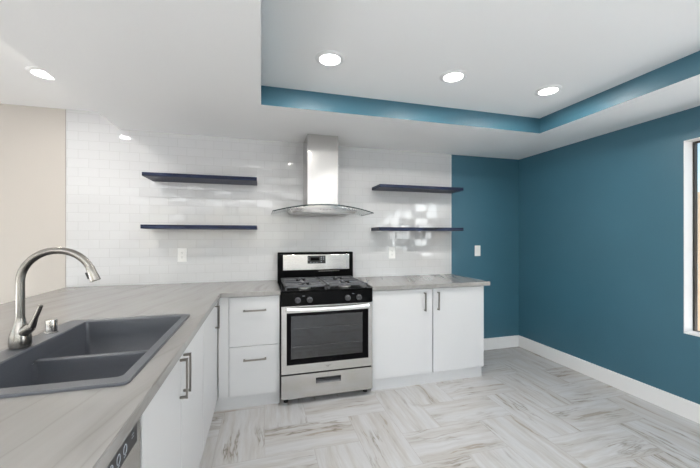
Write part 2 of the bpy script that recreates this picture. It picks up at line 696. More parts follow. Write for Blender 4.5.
bm = nb()
box(bm, XL - 0.12, XL, YF, ADDED_DOORL[0], 0, HC)
box(bm, XL - 0.12, XL, ADDED_DOORL[1], YW, 0, HC)
box(bm, XL - 0.12, XL, ADDED_DOORL[0], ADDED_DOORL[1], ADDED_DOORL[3], HC)
struct('wall_left', bm, 'cream_paint')
bm = nb()
box(bm, XL - 0.12, REAR[0], YF - 0.12, YF, 0, HC)
box(bm, REAR[1], XR + 0.15, YF - 0.12, YF, 0, HC)
box(bm, REAR[0], REAR[1], YF - 0.12, YF, REAR[3], HC)
box(bm, REAR[0], REAR[1], YF - 0.12, YF, 0, REAR[2])
struct('wall_front', bm, 'white_paint')

bm = nb()
box(bm, XL - 0.12, XR + 0.15, YF - 0.12, YW + 0.12, HC, HC + 0.1)
box(bm, XSE, TX0, YF, YW, HS, HC)
box(bm, TX0, TX1, TY1, YW, HS, HC)
box(bm, TX1, XR, YF, YW, HS, HC)
box(bm, TX0, TX1, YF, TY0, HS, HC)
bm.normal_update()
for f in bm.faces:
    c = f.calc_center_median()
    if HS < c.z < HC and (abs(c.x - TX0) < 1e-4 and f.normal.x > 0.5 or abs(c.x - TX1) < 1e-4 and f.normal.x < -0.5
                          or abs(c.y - TY1) < 1e-4 and f.normal.y < -0.5 or abs(c.y - TY0) < 1e-4 and f.normal.y > 0.5):
        f.material_index = 1
struct('ceiling', bm, ['white_paint', 'teal_paint'])

# tile panel: L-shaped top, higher where the soffit stops
bm = prism(nb(), [(XTL, 0.86), (XTR, 0.86), (XTR, HS - 0.0005), (XSE - 0.001, HS - 0.0005), (XSE - 0.001, HC - 0.0005), (XTL, HC - 0.0005)], 'Y', YB, YW - 0.0005)
struct('wall_tiled', bm, 'subway_tile')
struct('trim_1', bx(XTL - 0.006, XTL, YB - 0.001, YW - 0.0005, ZC + 0.001, HC - 0.001, bev=0.001), 'grout')  # edge strip toned dark, standing in for the shadow line there
struct('trim_2', bx(XTR, XTR + 0.006, YB - 0.001, YW - 0.0005, ZC + 0.001, HS - 0.001, bev=0.001), 'trim_paint')


def base_prof(sign=1):
    return [(0, 0), (0.015, 0), (0.015, 0.118), (0.011, 0.130), (0, 0.132)]


bm = prism(nb(), [(YW - a, z) for a, z in base_prof()], 'X', 2.06, XR)
struct('baseboard_back', bm, 'trim_paint')
bm = prism(nb(), [(XR - a, z) for a, z in base_prof()], 'Y', YF, YW - 0.0152)
struct('baseboard_right', bm, 'trim_paint')
bm = prism(nb(), [(YW - a, z) for a, z in base_prof()], 'X', XL + 0.016, XTL - 0.02)
struct('baseboard_left', bm, 'trim_paint')

# windows in the right wall
for n, (y0, y1) in enumerate(WIN):
    w = bpy.data.objects.new('window_%d' % (n + 1), None)
    COL.objects.link(w)
    w.location = (XR + 0.1, (y0 + y1) / 2, WZ0)
    w['kind'] = 'structure'
    bm = nb()
    e = 0.004
    for a in ((XR - 0.003, XR + 0.088, y1 - e, y1, WZ0, WZ1), (XR - 0.003, XR + 0.088, y0, y0 + e, WZ0, WZ1),
              (XR - 0.003, XR + 0.088, y0 + e, y1 - e, WZ1 - e, WZ1)):
        box(bm, *a)
    obj('window_jamb', bm, 'trim_paint', w)
    obj('window_sill', bx(XR - 0.008, XR + 0.088, y0 + e, y1 - e, WZ0, WZ0 + 0.014, bev=0.002), 'trim_paint', w)
    bm = nb()
    fx0, fx1, fw = XR + 0.088, XR + 0.116, 0.016
    ym = (y0 + y1) / 2
    for a in ((y0, y0 + fw, WZ0, WZ1), (y1 - fw, y1, WZ0, WZ1), (y0 + fw, y1 - fw, WZ0, WZ0 + fw), (y0 + fw, y1 - fw, WZ1 - fw, WZ1), (ym - 0.022, ym + 0.022, WZ0 + fw, WZ1 - fw)):
        box(bm, fx0, fx1, *a, bev=0.002)
    fr = obj('window_frame', bm, 'bronze', w)
    obj('window_pane', bx(XR + 0.104, XR + 0.108, y0 + fw, y1 - fw, WZ0 + fw, WZ1 - fw), 'window_glass', fr)

# unseen windows behind and patio doors far left, both added to let light in
for back, nm, (o0, o1, q0, q1) in ((True, 'window_3', REAR), (False, 'door_added', ADDED_DOORL)):
    kd = nm.split('_')[0]
    pb = (YF - 0.06) if back else (XL - 0.06)
    mid = (o0 + o1) / 2
    d = bpy.data.objects.new(nm, None)
    COL.objects.link(d)
    d.location = (mid, pb, q0) if back else (pb, mid, q0)
    d['kind'] = 'structure'
    bm = nb()
    for a in ((o0, o0 + 0.05, q0, q1), (o1 - 0.05, o1, q0, q1), (mid - 0.04, mid + 0.04, q0 + 0.04, q1 - 0.05),
              (o0 + 0.05, o1 - 0.05, q1 - 0.05, q1), (o0 + 0.05, o1 - 0.05, q0, q0 + 0.04)):
        q = (pb - 0.03, pb + 0.03)
        box(bm, *((a[0], a[1]) + q if back else q + (a[0], a[1])), a[2], a[3])
    obj(kd + '_frame', bm, 'bronze', d)
    q = (pb - 0.002, pb + 0.002)
    r = (o0 + 0.05, o1 - 0.05)
    obj(kd + '_pane', bx(*(r + q if back else q + r), q0 + 0.04, q1 - 0.05), 'window_glass', d)

# outdoors, seen through the window on the right
struct('ground_outside', bx(XR + 0.15, XR + 6, -6, 7, -0.2, -0.05), 'patio')
struct('wall_outside', bx(XR + 3.2, XR + 3.4, -6, 7, -0.05, 2.0), 'stucco')

# ------------------------------------------------------------------ counter tops
def slab(xs, ys, keep, z0, z1, bev=0.0025):
    bm = nb()
    V = {}
    def v(x, y):
        if (x, y) not in V:
            V[(x, y)] = bm.verts.new((x, y, z1))
        return V[(x, y)]
    for i in range(len(xs) - 1):
        for j in range(len(ys) - 1):
            if keep(i, j):
                bm.faces.new((v(xs[i], ys[j]), v(xs[i + 1], ys[j]), v(xs[i + 1], ys[j + 1]), v(xs[i], ys[j + 1])))
    top = list(bm.faces)
    edge = [e for e in bm.edges if len(e.link_faces) == 1]
    r = bmesh.ops.extrude_face_region(bm, geom=top, use_keep_orig=True)
    for g in r['geom']:
        if isinstance(g, bmesh.types.BMVert):
            g.co.z = z0
    bmesh.ops.recalc_face_normals(bm, faces=bm.faces)
    es = [e for e in bm.edges if len(e.link_faces) == 2 and abs(e.link_faces[0].normal.dot(e.link_faces[1].normal)) < 0.5
          and all(abs(q.co.z - z1) < 1e-6 for q in e.verts)]
    if bev:
        bmesh.ops.bevel(bm, geom=es, offset=bev, segments=2, affect='EDGES')
    return bm


SX0, SX1, SY0, SY1 = -0.925, -0.372, 1.068, 1.930        # sink rim, outer
PX = -0.2998
CY = 2.6146
RX0, RX1 = 0.146, 0.911                                   # range
xs = [XTL, SX0 + 0.02, SX1 - 0.02, PX, RX0 - 0.004]
ys = [0.35, SY0 + 0.02, SY1 - 0.02, CY, YB - 0.0005]
bm = slab(xs, ys, lambda i, j: (i < 3 and not (i == 1 and j == 1)) or (i == 3 and j == 3), ZC - TH, ZC)
obj('countertop', bm, 'streaked_quartz', loc=(-0.9, 1.8, ZC - TH),
    label='long L-shaped gray streaked stone countertop holding the sink', category='countertop')
bm = slab([RX1 + 0.004, XTR], [CY, YB - 0.0005], lambda i, j: True, ZC - TH, ZC)
obj('countertop', bm, 'streaked_quartz', loc=(1.5, 2.95, ZC - TH),
    label='short gray stone countertop to the right of the range', category='countertop')

# ------------------------------------------------------------------ cabinets
ZT = ZC - TH - 0.0005
DF = 2.640      # door faces of the back run
DP = -0.322     # door faces of the peninsula
TK = 0.105


def bar_pull(parent, p, length, axis, out, name='handle'):
    """square bar pull; p = centre on the door face, out = unit vector away from the door"""
    bm = nb()
    p, out = Vector(p), Vector(out)
    ax = Vector((1, 0, 0)) if axis == 'X' else Vector((0, 0, 1))
    sd = ax.cross(out)

    def rb(c, la, lo, ls):
        r = bmesh.ops.create_cube(bm, size=1.0)
        for v in r['verts']:
            q = v.co.copy()
            v.co = c + ax * (q.x * la) + out * (q.y * lo) + sd * (q.z * ls)
        bmesh.ops.bevel(bm, geom=list({e for v in r['verts'] for e in v.link_edges}), offset=0.001, segments=1, affect='EDGES')
    rb(p + out * 0.027, length, 0.008, 0.010)
    for s in (-1, 1):
        rb(p + out * 0.0125 + ax * s * (length / 2 - 0.006), 0.010, 0.025, 0.009)
    bmesh.ops.recalc_face_normals(bm, faces=bm.faces)
    return obj(name, bm, 'nickel', parent)


# drawers left of the range
X0, X1 = -0.300, RX0 - 0.006
c = thing('drawer_cabinet', ((X0 + X1) / 2, 2.95, 0), 'white two-drawer base cabinet between the peninsula corner and the range', 'cabinet')
obj('cabinet_body', bx(X0, X1, DF + 0.02, YW - 0.02, TK, ZT), 'cabinet_white', c)
obj('filler_strip', bx(-0.3165, -0.243, DF + 0.002, DF + 0.0198, TK, ZT, bev=0.001), 'cabinet_white', c)
obj('toe_kick', bx(-0.379, X1, 2.670, 2.685, 0, TK - 0.0005), 'cabinet_white', c)
for z0, z1, hz in ((TK, 0.486, 0.386), (0.490, ZT - 0.008, 0.767)):
    dr = obj('drawer', bx(-0.240, X1 - 0.001, DF, DF + 0.0198, z0, z1, bev=0.0015), 'cabinet_white', c)
    bar_pull(dr, (-0.050, DF, hz), 0.170, 'X', (0, -1, 0))

# two doors right of the range
X0, X1 = RX1 + 0.010, 2.040
c = thing('base_cabinet', ((X0 + X1) / 2, 2.95, 0), 'white two-door base cabinet to the right of the range', 'cabinet')
obj('cabinet_body', bx(X0, X1, DF + 0.02, YW - 0.02, TK, ZT), 'cabinet_white', c)
obj('toe_kick', bx(X0, X1 - 0.006, 2.670, 2.685, 0, TK - 0.0005), 'cabinet_white', c)
obj('end_panel', bx(X1 - 0.006, X1 - 0.001, 2.670, YW - 0.02, 0, TK - 0.0005), 'cabinet_white', c)
for x0, x1, hx in ((X0, 1.4945, 1.416), (1.5055, X1, 1.550)):
    dr = obj('door', bx(x0, x1, DF, DF + 0.0198, TK, ZT - 0.008, bev=0.0015), 'cabinet_white', c)
    bar_pull(dr, (hx, DF, 0.757), 0.165, 'Z', (0, -1, 0))

# sink cabinet under the peninsula
y0, y1 = 1.030, 2.022
c = thing('sink_cabinet', (-0.62, (y0 + y1) / 2, 0), 'white two-door cabinet under the sink in the peninsula', 'cabinet')
bm = nb()
box(bm, -0.91, -0.905, y0, y1, TK, ZT)
box(bm, -0.905, DP - 0.02, y0, y0 + 0.018, TK, ZT)
box(bm, -0.905, DP - 0.02, y1 - 0.018, y1, TK, ZT)
box(bm, -0.905, DP - 0.02, y0 + 0.018, y1 - 0.018, TK, TK + 0.018)
obj('cabinet_body', bm, 'cabinet_white', c)
obj('toe_kick', bx(-0.395, -0.380, y0, y1, 0, TK - 0.0005), 'cabinet_white', c)
for a, b_, hy in ((y0 + 0.001, 1.490, 1.460), (1.4935, y1 - 0.001, 1.524)):
    dr = obj('door', bx(DP - 0.0198, DP, a, b_, TK, ZT - 0.004, bev=0.0015), 'cabinet_white', c)
    bar_pull(dr, (DP, hy, 0.760), 0.165, 'Z', (1, 0, 0))

# blind corner cabinet at the end of the peninsula
y0, y1 = 2.024, 2.640
c = thing('corner_cabinet', (-0.62, (y0 + y1) / 2, 0), 'white single-door corner cabinet where the peninsula meets the drawers', 'cabinet')
obj('cabinet_body', bx(-0.91, DP - 0.02, y0, y1, TK, ZT), 'cabinet_white', c)
obj('toe_kick', bx(-0.395, -0.380, y0, 2.668, 0, TK - 0.0005), 'cabinet_white', c)
dr = obj('door', bx(DP - 0.0198, DP, y0 + 0.001, y1 - 0.004, TK, ZT - 0.004, bev=0.0015), 'cabinet_white', c)
bar_pull(dr, (DP, 2.510, 0.760), 0.165, 'Z', (1, 0, 0))

# knee wall carrying the breakfast-bar overhang
struct('wall_peninsula', bx(-1.05, -0.915, 0.42, YW - 0.001, 0, ZT), 'cream_paint')

# ------------------------------------------------------------------ dishwasher
y0, y1 = 0.420, 1.026
c = thing('dishwasher', (-0.62, (y0 + y1) / 2, 0), 'stainless dishwasher with black control strip at the near end of the peninsula', 'dishwasher')
obj('tub', bx(-0.90, DP - 0.03, y0 + 0.004, y1 - 0.004, 0.09, ZT - 0.01), 'black_plastic', c)
obj('toe_kick', bx(-0.41, -0.395, y0 + 0.004, y1 - 0.004, 0, 0.0895), 'black_plastic', c)
dr = obj('door', bx(DP - 0.0295, DP - 0.001, y0 + 0.004, y1 - 0.004, 0.11, ZT - 0.012, bev=0.004), 'steel_vertical', c)
pn = obj('control_panel', bx(DP - 0.0009, DP + 0.0012, y0 + 0.03, 0.985, 0.797, 0.855, bev=0.0005), 'black_plastic', c)
for k in range(6):
    yy = 0.955 - k * 0.038 - (0.012 if k > 0 else 0)
    bm = nb()
    if k == 0:
        for q in range(2):
            box(bm, DP + 0.0013, DP + 0.0019, yy - 0.008, yy + 0.006, 0.832 - q * 0.008, 0.834 - q * 0.008)
    else:
        rr = 0.009
        ring = [(yy + rr * math.cos(a * math.pi / 8), 0.824 + rr * 1.3 * math.sin(a * math.pi / 8)) for a in range(16)]
        for a in range(16):
            p, q = ring[a], ring[(a + 1) % 16]
            tube(bm, [(DP + 0.0016, *p), (DP + 0.0016, *q)], 0.0012, n=6)
        box(bm, DP + 0.0013, DP + 0.0019, yy - 0.006, yy + 0.006, 0.806, 0.8085)
    obj('button_mark', bm, 'gray_print', pn)

# ------------------------------------------------------------------ sink
c = thing('sink', ((SX0 + SX1) / 2, (SY0 + SY1) / 2, 0.68), 'dark gray granite composite double-bowl sink set in the countertop', 'sink')
IX0, IX1, IY0, IY1 = -0.836, -0.407, 1.120, 1.885
ZR = 0.923


def rrect(x0, x1, y0, y1, r, n=6):
    pts = []
    for cx, cy, a0 in ((x1 - r, y1 - r, 0), (x0 + r, y1 - r, 90), (x0 + r, y0 + r, 180), (x1 - r, y0 + r, 270)):
        for k in range(n + 1):
            a = R(a0 + 90 * k / n)
            pts.append((cx + r * math.cos(a), cy + r * math.sin(a)))
    return pts


def loft(bm, loops, closed_last=False, closed_first=False):
    rings = [[bm.verts.new(p) for p in lp] for lp in loops]
    n = len(rings[0])
    for a, b_ in zip(rings[:-1], rings[1:]):
        for k in range(n):
            bm.faces.new((a[k], a[(k + 1) % n], b_[(k + 1) % n], b_[k]))
    if closed_last:
        bm.faces.new(rings[-1])
    if closed_first:
        bm.faces.new(list(reversed(rings[0])))
    bmesh.ops.recalc_face_normals(bm, faces=bm.faces)
    return bm


def lp(x0, x1, y0, y1, r, z):
    return [(x, y, z) for x, y in rrect(x0, x1, y0, y1, r)]


bm = loft(nb(), [
    lp(SX0, SX1, SY0, SY1, 0.022, ZC + 0.0003), lp(SX0, SX1, SY0, SY1, 0.022, ZR - 0.003), lp(SX0 + 0.003, SX1 - 0.003, SY0 + 0.003, SY1 - 0.003, 0.020, ZR),
    lp(IX0 - 0.004, IX1 + 0.004, IY0 - 0.004, IY1 + 0.004, 0.019, ZR), lp(IX0, IX1, IY0, IY1, 0.016, ZR - 0.004),
    lp(IX0 + 0.004, IX1 - 0.004, IY0 + 0.004, IY1 - 0.004, 0.016, 0.862), lp(IX0 - 0.012, IX1 + 0.012, IY0 - 0.012, IY1 + 0.012, 0.02, 0.862),
    lp(IX0 - 0.014, IX1 + 0.014, IY0 - 0.014, IY1 + 0.014, 0.02, ZC + 0.0003)])
bm.faces.new  # rim is a closed ring: join first and last loops
bm.verts.ensure_lookup_table()
n = 28
last = [v for v in bm.verts][-n:]
first = [v for v in bm.verts][:n]
for k in range(n):
    bm.faces.new((last[k], last[(k + 1) % n], first[(k + 1) % n], first[k]))
bmesh.ops.recalc_face_normals(bm, faces=bm.faces)
obj('rim', bm, 'sink_gray', c, smooth=True)
DY = 1.508
for ya, yb in ((IY0 + 0.004, DY - 0.012), (DY + 0.012, IY1 - 0.004)):
    a, b_ = IX0 + 0.004, IX1 - 0.004
    bm = loft(nb(), [lp(a, b_, ya, yb, 0.016, 0.8622), lp(a + 0.006, b_ - 0.006, ya + 0.006, yb - 0.006, 0.025, 0.72), lp(a + 0.02, b_ - 0.02, ya + 0.02, yb - 0.02, 0.03, 0.700),
                     lp((a + b_) / 2 - 0.05, (a + b_) / 2 + 0.05, (ya + yb) / 2 - 0.05, (ya + yb) / 2 + 0.05, 0.045, 0.694)], closed_last=True)
    sd = bm.faces[:]
    r = bmesh.ops.solidify(bm, geom=sd, thickness=-0.006) if False else None
    bw = obj('bowl', bm, 'sink_gray', c, smooth=True)
    dm = lathe(nb(), [(0.042, 0.0), (0.042, 0.003), (0.034, 0.004), (0.030, 0.001)], ((a + b_) / 2, (ya + yb) / 2, 0.6945), n=24)
    obj('drain', dm, 'chrome', bw, smooth=True)
obj('divider', bx(IX0 + 0.0045, IX1 - 0.0045, DY - 0.0135, DY + 0.0135, 0.70, 0.872, bev=0.005, seg=3), 'sink_gray', c, smooth=True)

# ------------------------------------------------------------------ faucet
FX, FY = -0.880, 1.510
c = thing('faucet', (FX, FY, ZR), 'brushed nickel gooseneck pull-down faucet on the sink rim', 'faucet')
obj('faucet_base', lathe(nb(), [(0.027, 0.0002), (0.030, 0.002), (0.0325, 0.012), (0.0325, 0.030), (0.0295, 0.052), (0.0235, 0.074), (0.0175, 0.092), (0.0155, 0.104), (0.0148, 0.112)], (FX, FY, ZR), n=36), 'faucet_nickel', c, smooth=True)
pts = [(FX, FY, ZR + 0.105)] + [(FX, FY, z) for z in (1.07, 1.11, 1.155)]
cx, cz, rr = FX + 0.117, 1.171, 0.117
aend = 20
for k in range(0, 33):
    a = R(180 - (180 - aend) * k / 32)
    pts.append((cx + rr * math.cos(a), FY, cz + rr * math.sin(a)))
obj('spout', tube(nb(), pts, 0.0135, n=24), 'faucet_nickel', c, smooth=True)
pe = Vector(pts[-1])
td = Vector((math.sin(R(aend)), 0, -math.cos(R(aend))))
hp = [pe - td * 0.012, pe - td * 0.010, pe + td * 0.015, pe + td * 0.038, pe + td * 0.046, pe + td * 0.048]
hd = obj('spray_head', tube(nb(), hp, [0.0138, 0.0146, 0.0155, 0.0178, 0.0180, 0.0165], n=24), 'faucet_nickel', c, smooth=True)
bm = bx(-0.003, 0.003, -0.007, 0.007, -0.014, 0.014, bev=0.002)
bmesh.ops.rotate(bm, cent=(0, 0, 0), matrix=Matrix.Rotation(R(-aend), 3, 'Y'), verts=bm.verts)
bmesh.ops.translate(bm, vec=pe + td * 0.020 + Vector((-0.0165, -0.002, -0.005)), verts=bm.verts)
obj('spray_button', bm, 'black_plastic', hd)
# lever: a hub leaning off the base and a slim tapering handle
h0 = Vector((FX + 0.006, FY - 0.004, ZR + 0.052))
hdir = Vector((0.78, -0.28, 0.58)).normalized()
h1 = h0 + hdir * 0.052
hub = obj('lever_hub', tube(nb(), [h0, h0 + hdir * 0.03, h0 + hdir * 0.046, h1], [0.020, 0.0195, 0.0165, 0.0140], n=24), 'faucet_nickel', c, smooth=True)
ldir = Vector((0.40, -0.15, 0.90)).normalized()
lv = [h1 - hdir * 0.002, h1 + ldir * 0.014, h1 + ldir * 0.035, h1 + ldir * 0.076, h1 + ldir * 0.087, h1 + ldir * 0.089]
obj('lever', tube(nb(), lv, [0.0138, 0.0112, 0.0080, 0.0074, 0.0066, 0.0040], n=20), 'faucet_nickel', hub, smooth=True)

c = lathe(nb(), [(0.0235, 0.0002), (0.0235, 0.004), (0.0205, 0.006), (0.0205, 0.052), (0.0195, 0.056), (0.017, 0.0575)], (-0.884, 1.706, ZR), n=32)
obj('air_gap', c, 'chrome', smooth=True, loc=(-0.884, 1.706, ZR), label='small chrome cylinder cap on the sink rim behind the faucet', category='air gap')

# ------------------------------------------------------------------ gas range
FYD = 2.600            # door face
c = thing('gas_range', ((RX0 + RX1) / 2, 2.93, 0), 'stainless and black freestanding gas range standing between the white cabinets', 'range')
obj('range_body', bx(RX0, RX1, FYD + 0.045, 3.262, 0.045, 0.893, bev=0.003), 'black_enamel', c)
for x in (RX0 + 0.045, RX1 - 0.045):
    for y in (FYD + 0.075, 3.20):
        obj('foot', lathe(nb(), [(0.020, 0.0), (0.020, 0.016), (0.012, 0.018), (0.012, 0.0448)], (x, y, 0), n=20), 'black_plastic', c, smooth=True)
# cooktop tray with a raised lip
bm = nb()
box(bm, RX0 - 0.002, RX1 + 0.002, FYD + 0.012, 3.200, 0.8935, 0.906, bev=0.005)
obj('cooktop', bm, 'black_enamel', c)
# sloped knob panel
bm = prism(nb(), [(FYD + 0.0445, 0.791), (FYD + 0.004, 0.791), (FYD + 0.014, 0.8925), (FYD + 0.0445, 0.8925)], 'X', RX0, RX1, bev=0.002)
cp = obj('control_panel', bm, 'black_enamel', c)
for x in (0.279, 0.375, 0.692, 0.790):
    kb = lathe(nb(), [(0.024, 0.0), (0.024, 0.006), (0.0205, 0.008), (0.0195, 0.024), (0.0165, 0.027)], (x, FYD + 0.008, 0.832), axis='Y', n=28)
    kn = obj('knob', kb, 'knob_gray', cp, smooth=True)
    obj('grip', bx(x - 0.004, x + 0.004, FYD - 0.030, FYD - 0.0185, 0.832 - 0.0155, 0.832 + 0.0155, bev=0.0015), 'knob_gray', kn)
for x in (0.327, 0.741):
    bm = nb()
    for q in range(3):
        box(bm, x - 0.010 + q * 0.007, x - 0.006 + q * 0.007, FYD + 0.0085, FYD + 0.0125, 0.862, 0.8655)
    obj('control_mark', bm, 'gray_print', cp)
# burners and grates
for gx in (RX0 + 0.205, RX1 - 0.205):
    for gy in (2.765, 3.045):
        b1 = obj('burner', lathe(nb(), [(0.052, 0.0), (0.052, 0.006), (0.040, 0.010), (0.040, 0.016)], (gx, gy, 0.906), n=28), 'steel_bright', c, smooth=True)
        obj('burner_cap', lathe(nb(), [(0.038, 0.0), (0.040, 0.003), (0.036, 0.008), (0.020, 0.010)], (gx, gy, 0.9222), n=28), 'black_enamel', b1, smooth=True)
xm = (RX0 + RX1) / 2
for g0, g1 in ((RX0 + 0.032, xm - 0.004), (xm + 0.004, RX1 - 0.032)):
    bm = nb()
    ga, gb, z0, z1 = 2.650, 3.170, 0.926, 0.944
    bw = 0.020
    gm = (g0 + g1) / 2
    for a in ((g0, g1, ga, ga + bw), (g0, g1, gb - bw, gb), (g0, g0 + bw, ga, gb), (g1 - bw, g1, ga, gb), (g0, g1, 2.894, 2.918)):
        box(bm, *a, z0, z1, bev=0.003)
    for gy in (2.765, 3.045):
        # broad flat fingers that leave a small cross-shaped opening over the burner
        for sx_ in (-1, 1):
            xa, xb = sorted((gm + sx_ * 0.042, gm + sx_ * (g1 - gm - 0.004)))
            box(bm, xa, xb, gy - 0.012, gy + 0.012, z0, z1 - 0.001, bev=0.003)
            box(bm, xa if sx_ < 0 else gm + 0.052, gm - 0.052 if sx_ < 0 else xb, gy + 0.030, gy + 0.052, z0 + 0.003, z1 - 0.001, bev=0.003)
            box(bm, xa if sx_ < 0 else gm + 0.052, gm - 0.052 if sx_ < 0 else xb, gy - 0.052, gy - 0.030, z0 + 0.003, z1 - 0.001, bev=0.003)
        for sy_ in (-1, 1):
            a_, b_ = sorted((gy + sy_ * 0.040, gy + sy_ * 0.120))
            box(bm, gm - 0.012, gm + 0.012, a_, b_, z0, z1 - 0.001, bev=0.003)
    for x in (g0, g1 - bw):
        for y in (ga, gb - bw):
            box(bm, x + 0.003, x + bw - 0.003, y + 0.003, y + bw - 0.003, 0.9062, z0 + 0.003)
    obj('grate', bm, 'cast_iron', c)
# back guard
BG = 3.200
bm = nb()
box(bm, RX0 + 0.004, RX1 - 0.004, BG, 3.268, 0.894, 1.187, bev=0.008, seg=3)
bgd = obj('backguard', bm, 'black_enamel', c)
obj('trim_panel', bx(0.200, 0.865, BG - 0.006, BG + 0.0005, 1.012, 1.163, bev=0.002), 'steel', bgd)
dp = obj('display', bx(0.438, 0.618, BG - 0.009, BG - 0.0065, 1.074, 1.152, bev=0.001), 'black_plastic', bgd)
for q, (x, z) in enumerate(((0.448, 1.130), (0.448, 1.110), (0.470, 1.086), (0.500, 1.082), (0.530, 1.082), (0.575, 1.136), (0.575, 1.116), (0.575, 1.092), (0.598, 1.136), (0.598, 1.116))):
    obj('button_mark', bx(x - 0.005, x + 0.005, BG - 0.0098, BG - 0.0091, z - 0.003, z + 0.003), 'gray_print', dp)
obj('clock_window', bx(0.470, 0.555, BG - 0.0098, BG - 0.0091, 1.103, 1.135), 'black_enamel', dp)
bm = nb()
for q in range(12):
    box(bm, 0.55 + q * 0.018, 0.562 + q * 0.018, BG - 0.0012, BG - 0.0001, 0.994, 1.000)
obj('vent_slot', bm, 'logo_gray', bgd)
# oven door
DZ0, DZ1 = 0.250, 0.787
bm = nb()
WX0, WX1, WZa, WZb = RX0 + 0.045, RX1 - 0.040, 0.320, 0.733
for a in ((RX0 + 0.004, WX0, DZ0, DZ1), (WX1, RX1 - 0.004, DZ0, DZ1), (WX0, WX1, DZ0, WZa), (WX0, WX1, WZb, DZ1)):
    box(bm, a[0], a[1], FYD, FYD + 0.040, a[2], a[3])
bmesh.ops.remove_doubles(bm, verts=bm.verts, dist=1e-5)
od = obj('oven_door', bm, 'steel', c)
bm = nb()
for a in ((WX0 + 0.001, WX0 + 0.034, WZa, WZb), (WX1 - 0.050, WX1 - 0.001, WZa, WZb), (WX0 + 0.034, WX1 - 0.050, WZa, WZa + 0.044), (WX0 + 0.034, WX1 - 0.050, WZb - 0.026, WZb)):
    box(bm, a[0], a[1], FYD + 0.003, FYD + 0.012, a[2], a[3])
obj('window_border', bm, 'black_enamel', od)
gx0, gx1, gz0, gz1 = WX0 + 0.034, WX1 - 0.050, WZa + 0.044, WZb - 0.026
obj('window_pane', bx(gx0, gx1, FYD + 0.005, FYD + 0.008, gz0, gz1), 'oven_glass', od)
obj('oven_lining', bx(WX0 + 0.002, WX1 - 0.002, FYD + 0.036, FYD + 0.0395, WZa + 0.001, WZb - 0.001), 'oven_gray', od)
bm = nb()
for z in (0.455, 0.600):
    box(bm, gx0 + 0.002, gx1 - 0.002, FYD + 0.020, FYD + 0.024, z, z + 0.005)
obj('oven_rack', bm, 'steel', od)
# door handle: a flat bar bowing gently outward and down in the middle
bm = nb()
rows = []
for k in range(25):
    s = k / 24
    x = RX0 + 0.044 + s * (RX1 - RX0 - 0.084)
    q = 1 - (2 * s - 1) ** 2
    y = FYD - 0.018 - 0.022 * q
    z = 0.762 - 0.004 * q
    rows.append([bm.verts.new((x, y + dy, z + dz)) for dy, dz in ((-0.004, -0.016), (-0.007, 0.0), (-0.004, 0.016), (0.006, 0.016), (0.006, -0.016))])
for a, b_ in zip(rows[:-1], rows[1:]):
    for k in range(5):
        bm.faces.new((a[k], a[(k + 1) % 5], b_[(k + 1) % 5], b_[k]))
bm.faces.new(rows[0])
bm.faces.new(list(reversed(rows[-1])))
for x in (RX0 + 0.058, RX1 - 0.054):
    box(bm, x - 0.010, x + 0.010, FYD - 0.014, FYD + 0.001, 0.752, 0.772)
bmesh.ops.recalc_face_normals(bm, faces=bm.faces)
obj('door_handle', bm, 'steel_bright', od)
# maker's mark: a little swirl of three strokes
bm = nb()
lx, lz = 0.521, 0.288
for strk in ([(-0.028, 0.006), (-0.020, 0.010), (-0.010, 0.006), (-0.002, -0.006), (0.004, -0.010)],
             [(0.004, -0.010), (0.008, 0.0), (0.016, 0.008), (0.024, 0.010), (0.030, 0.005)],
             [(-0.012, -0.002), (-0.004, 0.004), (0.008, 0.003)]):
    tube(bm, [(lx + a, FYD - 0.0008, lz + b_) for a, b_ in strk], 0.0014, n=6)
obj('emblem', bm, 'logo_gray', od)
# warming drawer
bm = nb()
px0, px1, pz0, pz1 = 0.424, 0.632, 0.152, 0.200
zA, zB = 0.052, 0.238
for a in ((RX0 + 0.004, px0, zA, zB), (px1, RX1 - 0.004, zA, zB), (px0, px1, zA, pz0), (px0, px1, pz1, zB)):
    box(bm, a[0], a[1], FYD, FYD + 0.040, a[2], a[3])
bmesh.ops.remove_doubles(bm, verts=bm.verts, dist=1e-5)
wd = obj('storage_drawer', bm, 'steel', c)
bm = nb()
box(bm, px0, px1, FYD + 0.026, FYD + 0.030, pz0, pz1)
box(bm, px0, px1, FYD + 0.001, FYD + 0.026, pz1 - 0.004, pz1)
obj('finger_pull', bm, 'black_plastic', wd)
bm = prism(nb(), [(FYD + 0.001, pz0), (FYD + 0.024, pz0), (FYD + 0.024, pz0 + 0.022)], 'X', px0, px1)
obj('pull_lip', bm, 'knob_gray', wd)

# ------------------------------------------------------------------ range hood
HX = 0.552
c = thing('range_hood', (HX, 3.05, 1.55), 'stainless chimney range hood with curved glass canopy above the range', 'range hood')
obj('chimney', bx(0.405, 0.693, 2.960, YB - 0.001, 1.60, HS - 0.001, bev=0.002), 'steel_vertical', c)
gl = nb()
xs_ = [HX - 0.462 + 0.924 * k / 32 for k in range(33)]
T = 0.009


def gz(x):
    s = abs((x - HX) / 0.462)
    return 1.628 - 0.062 * s ** 1.9


def gy(x):
    s = abs((x - HX) / 0.462)
    return 2.795 + 0.075 * s ** 2


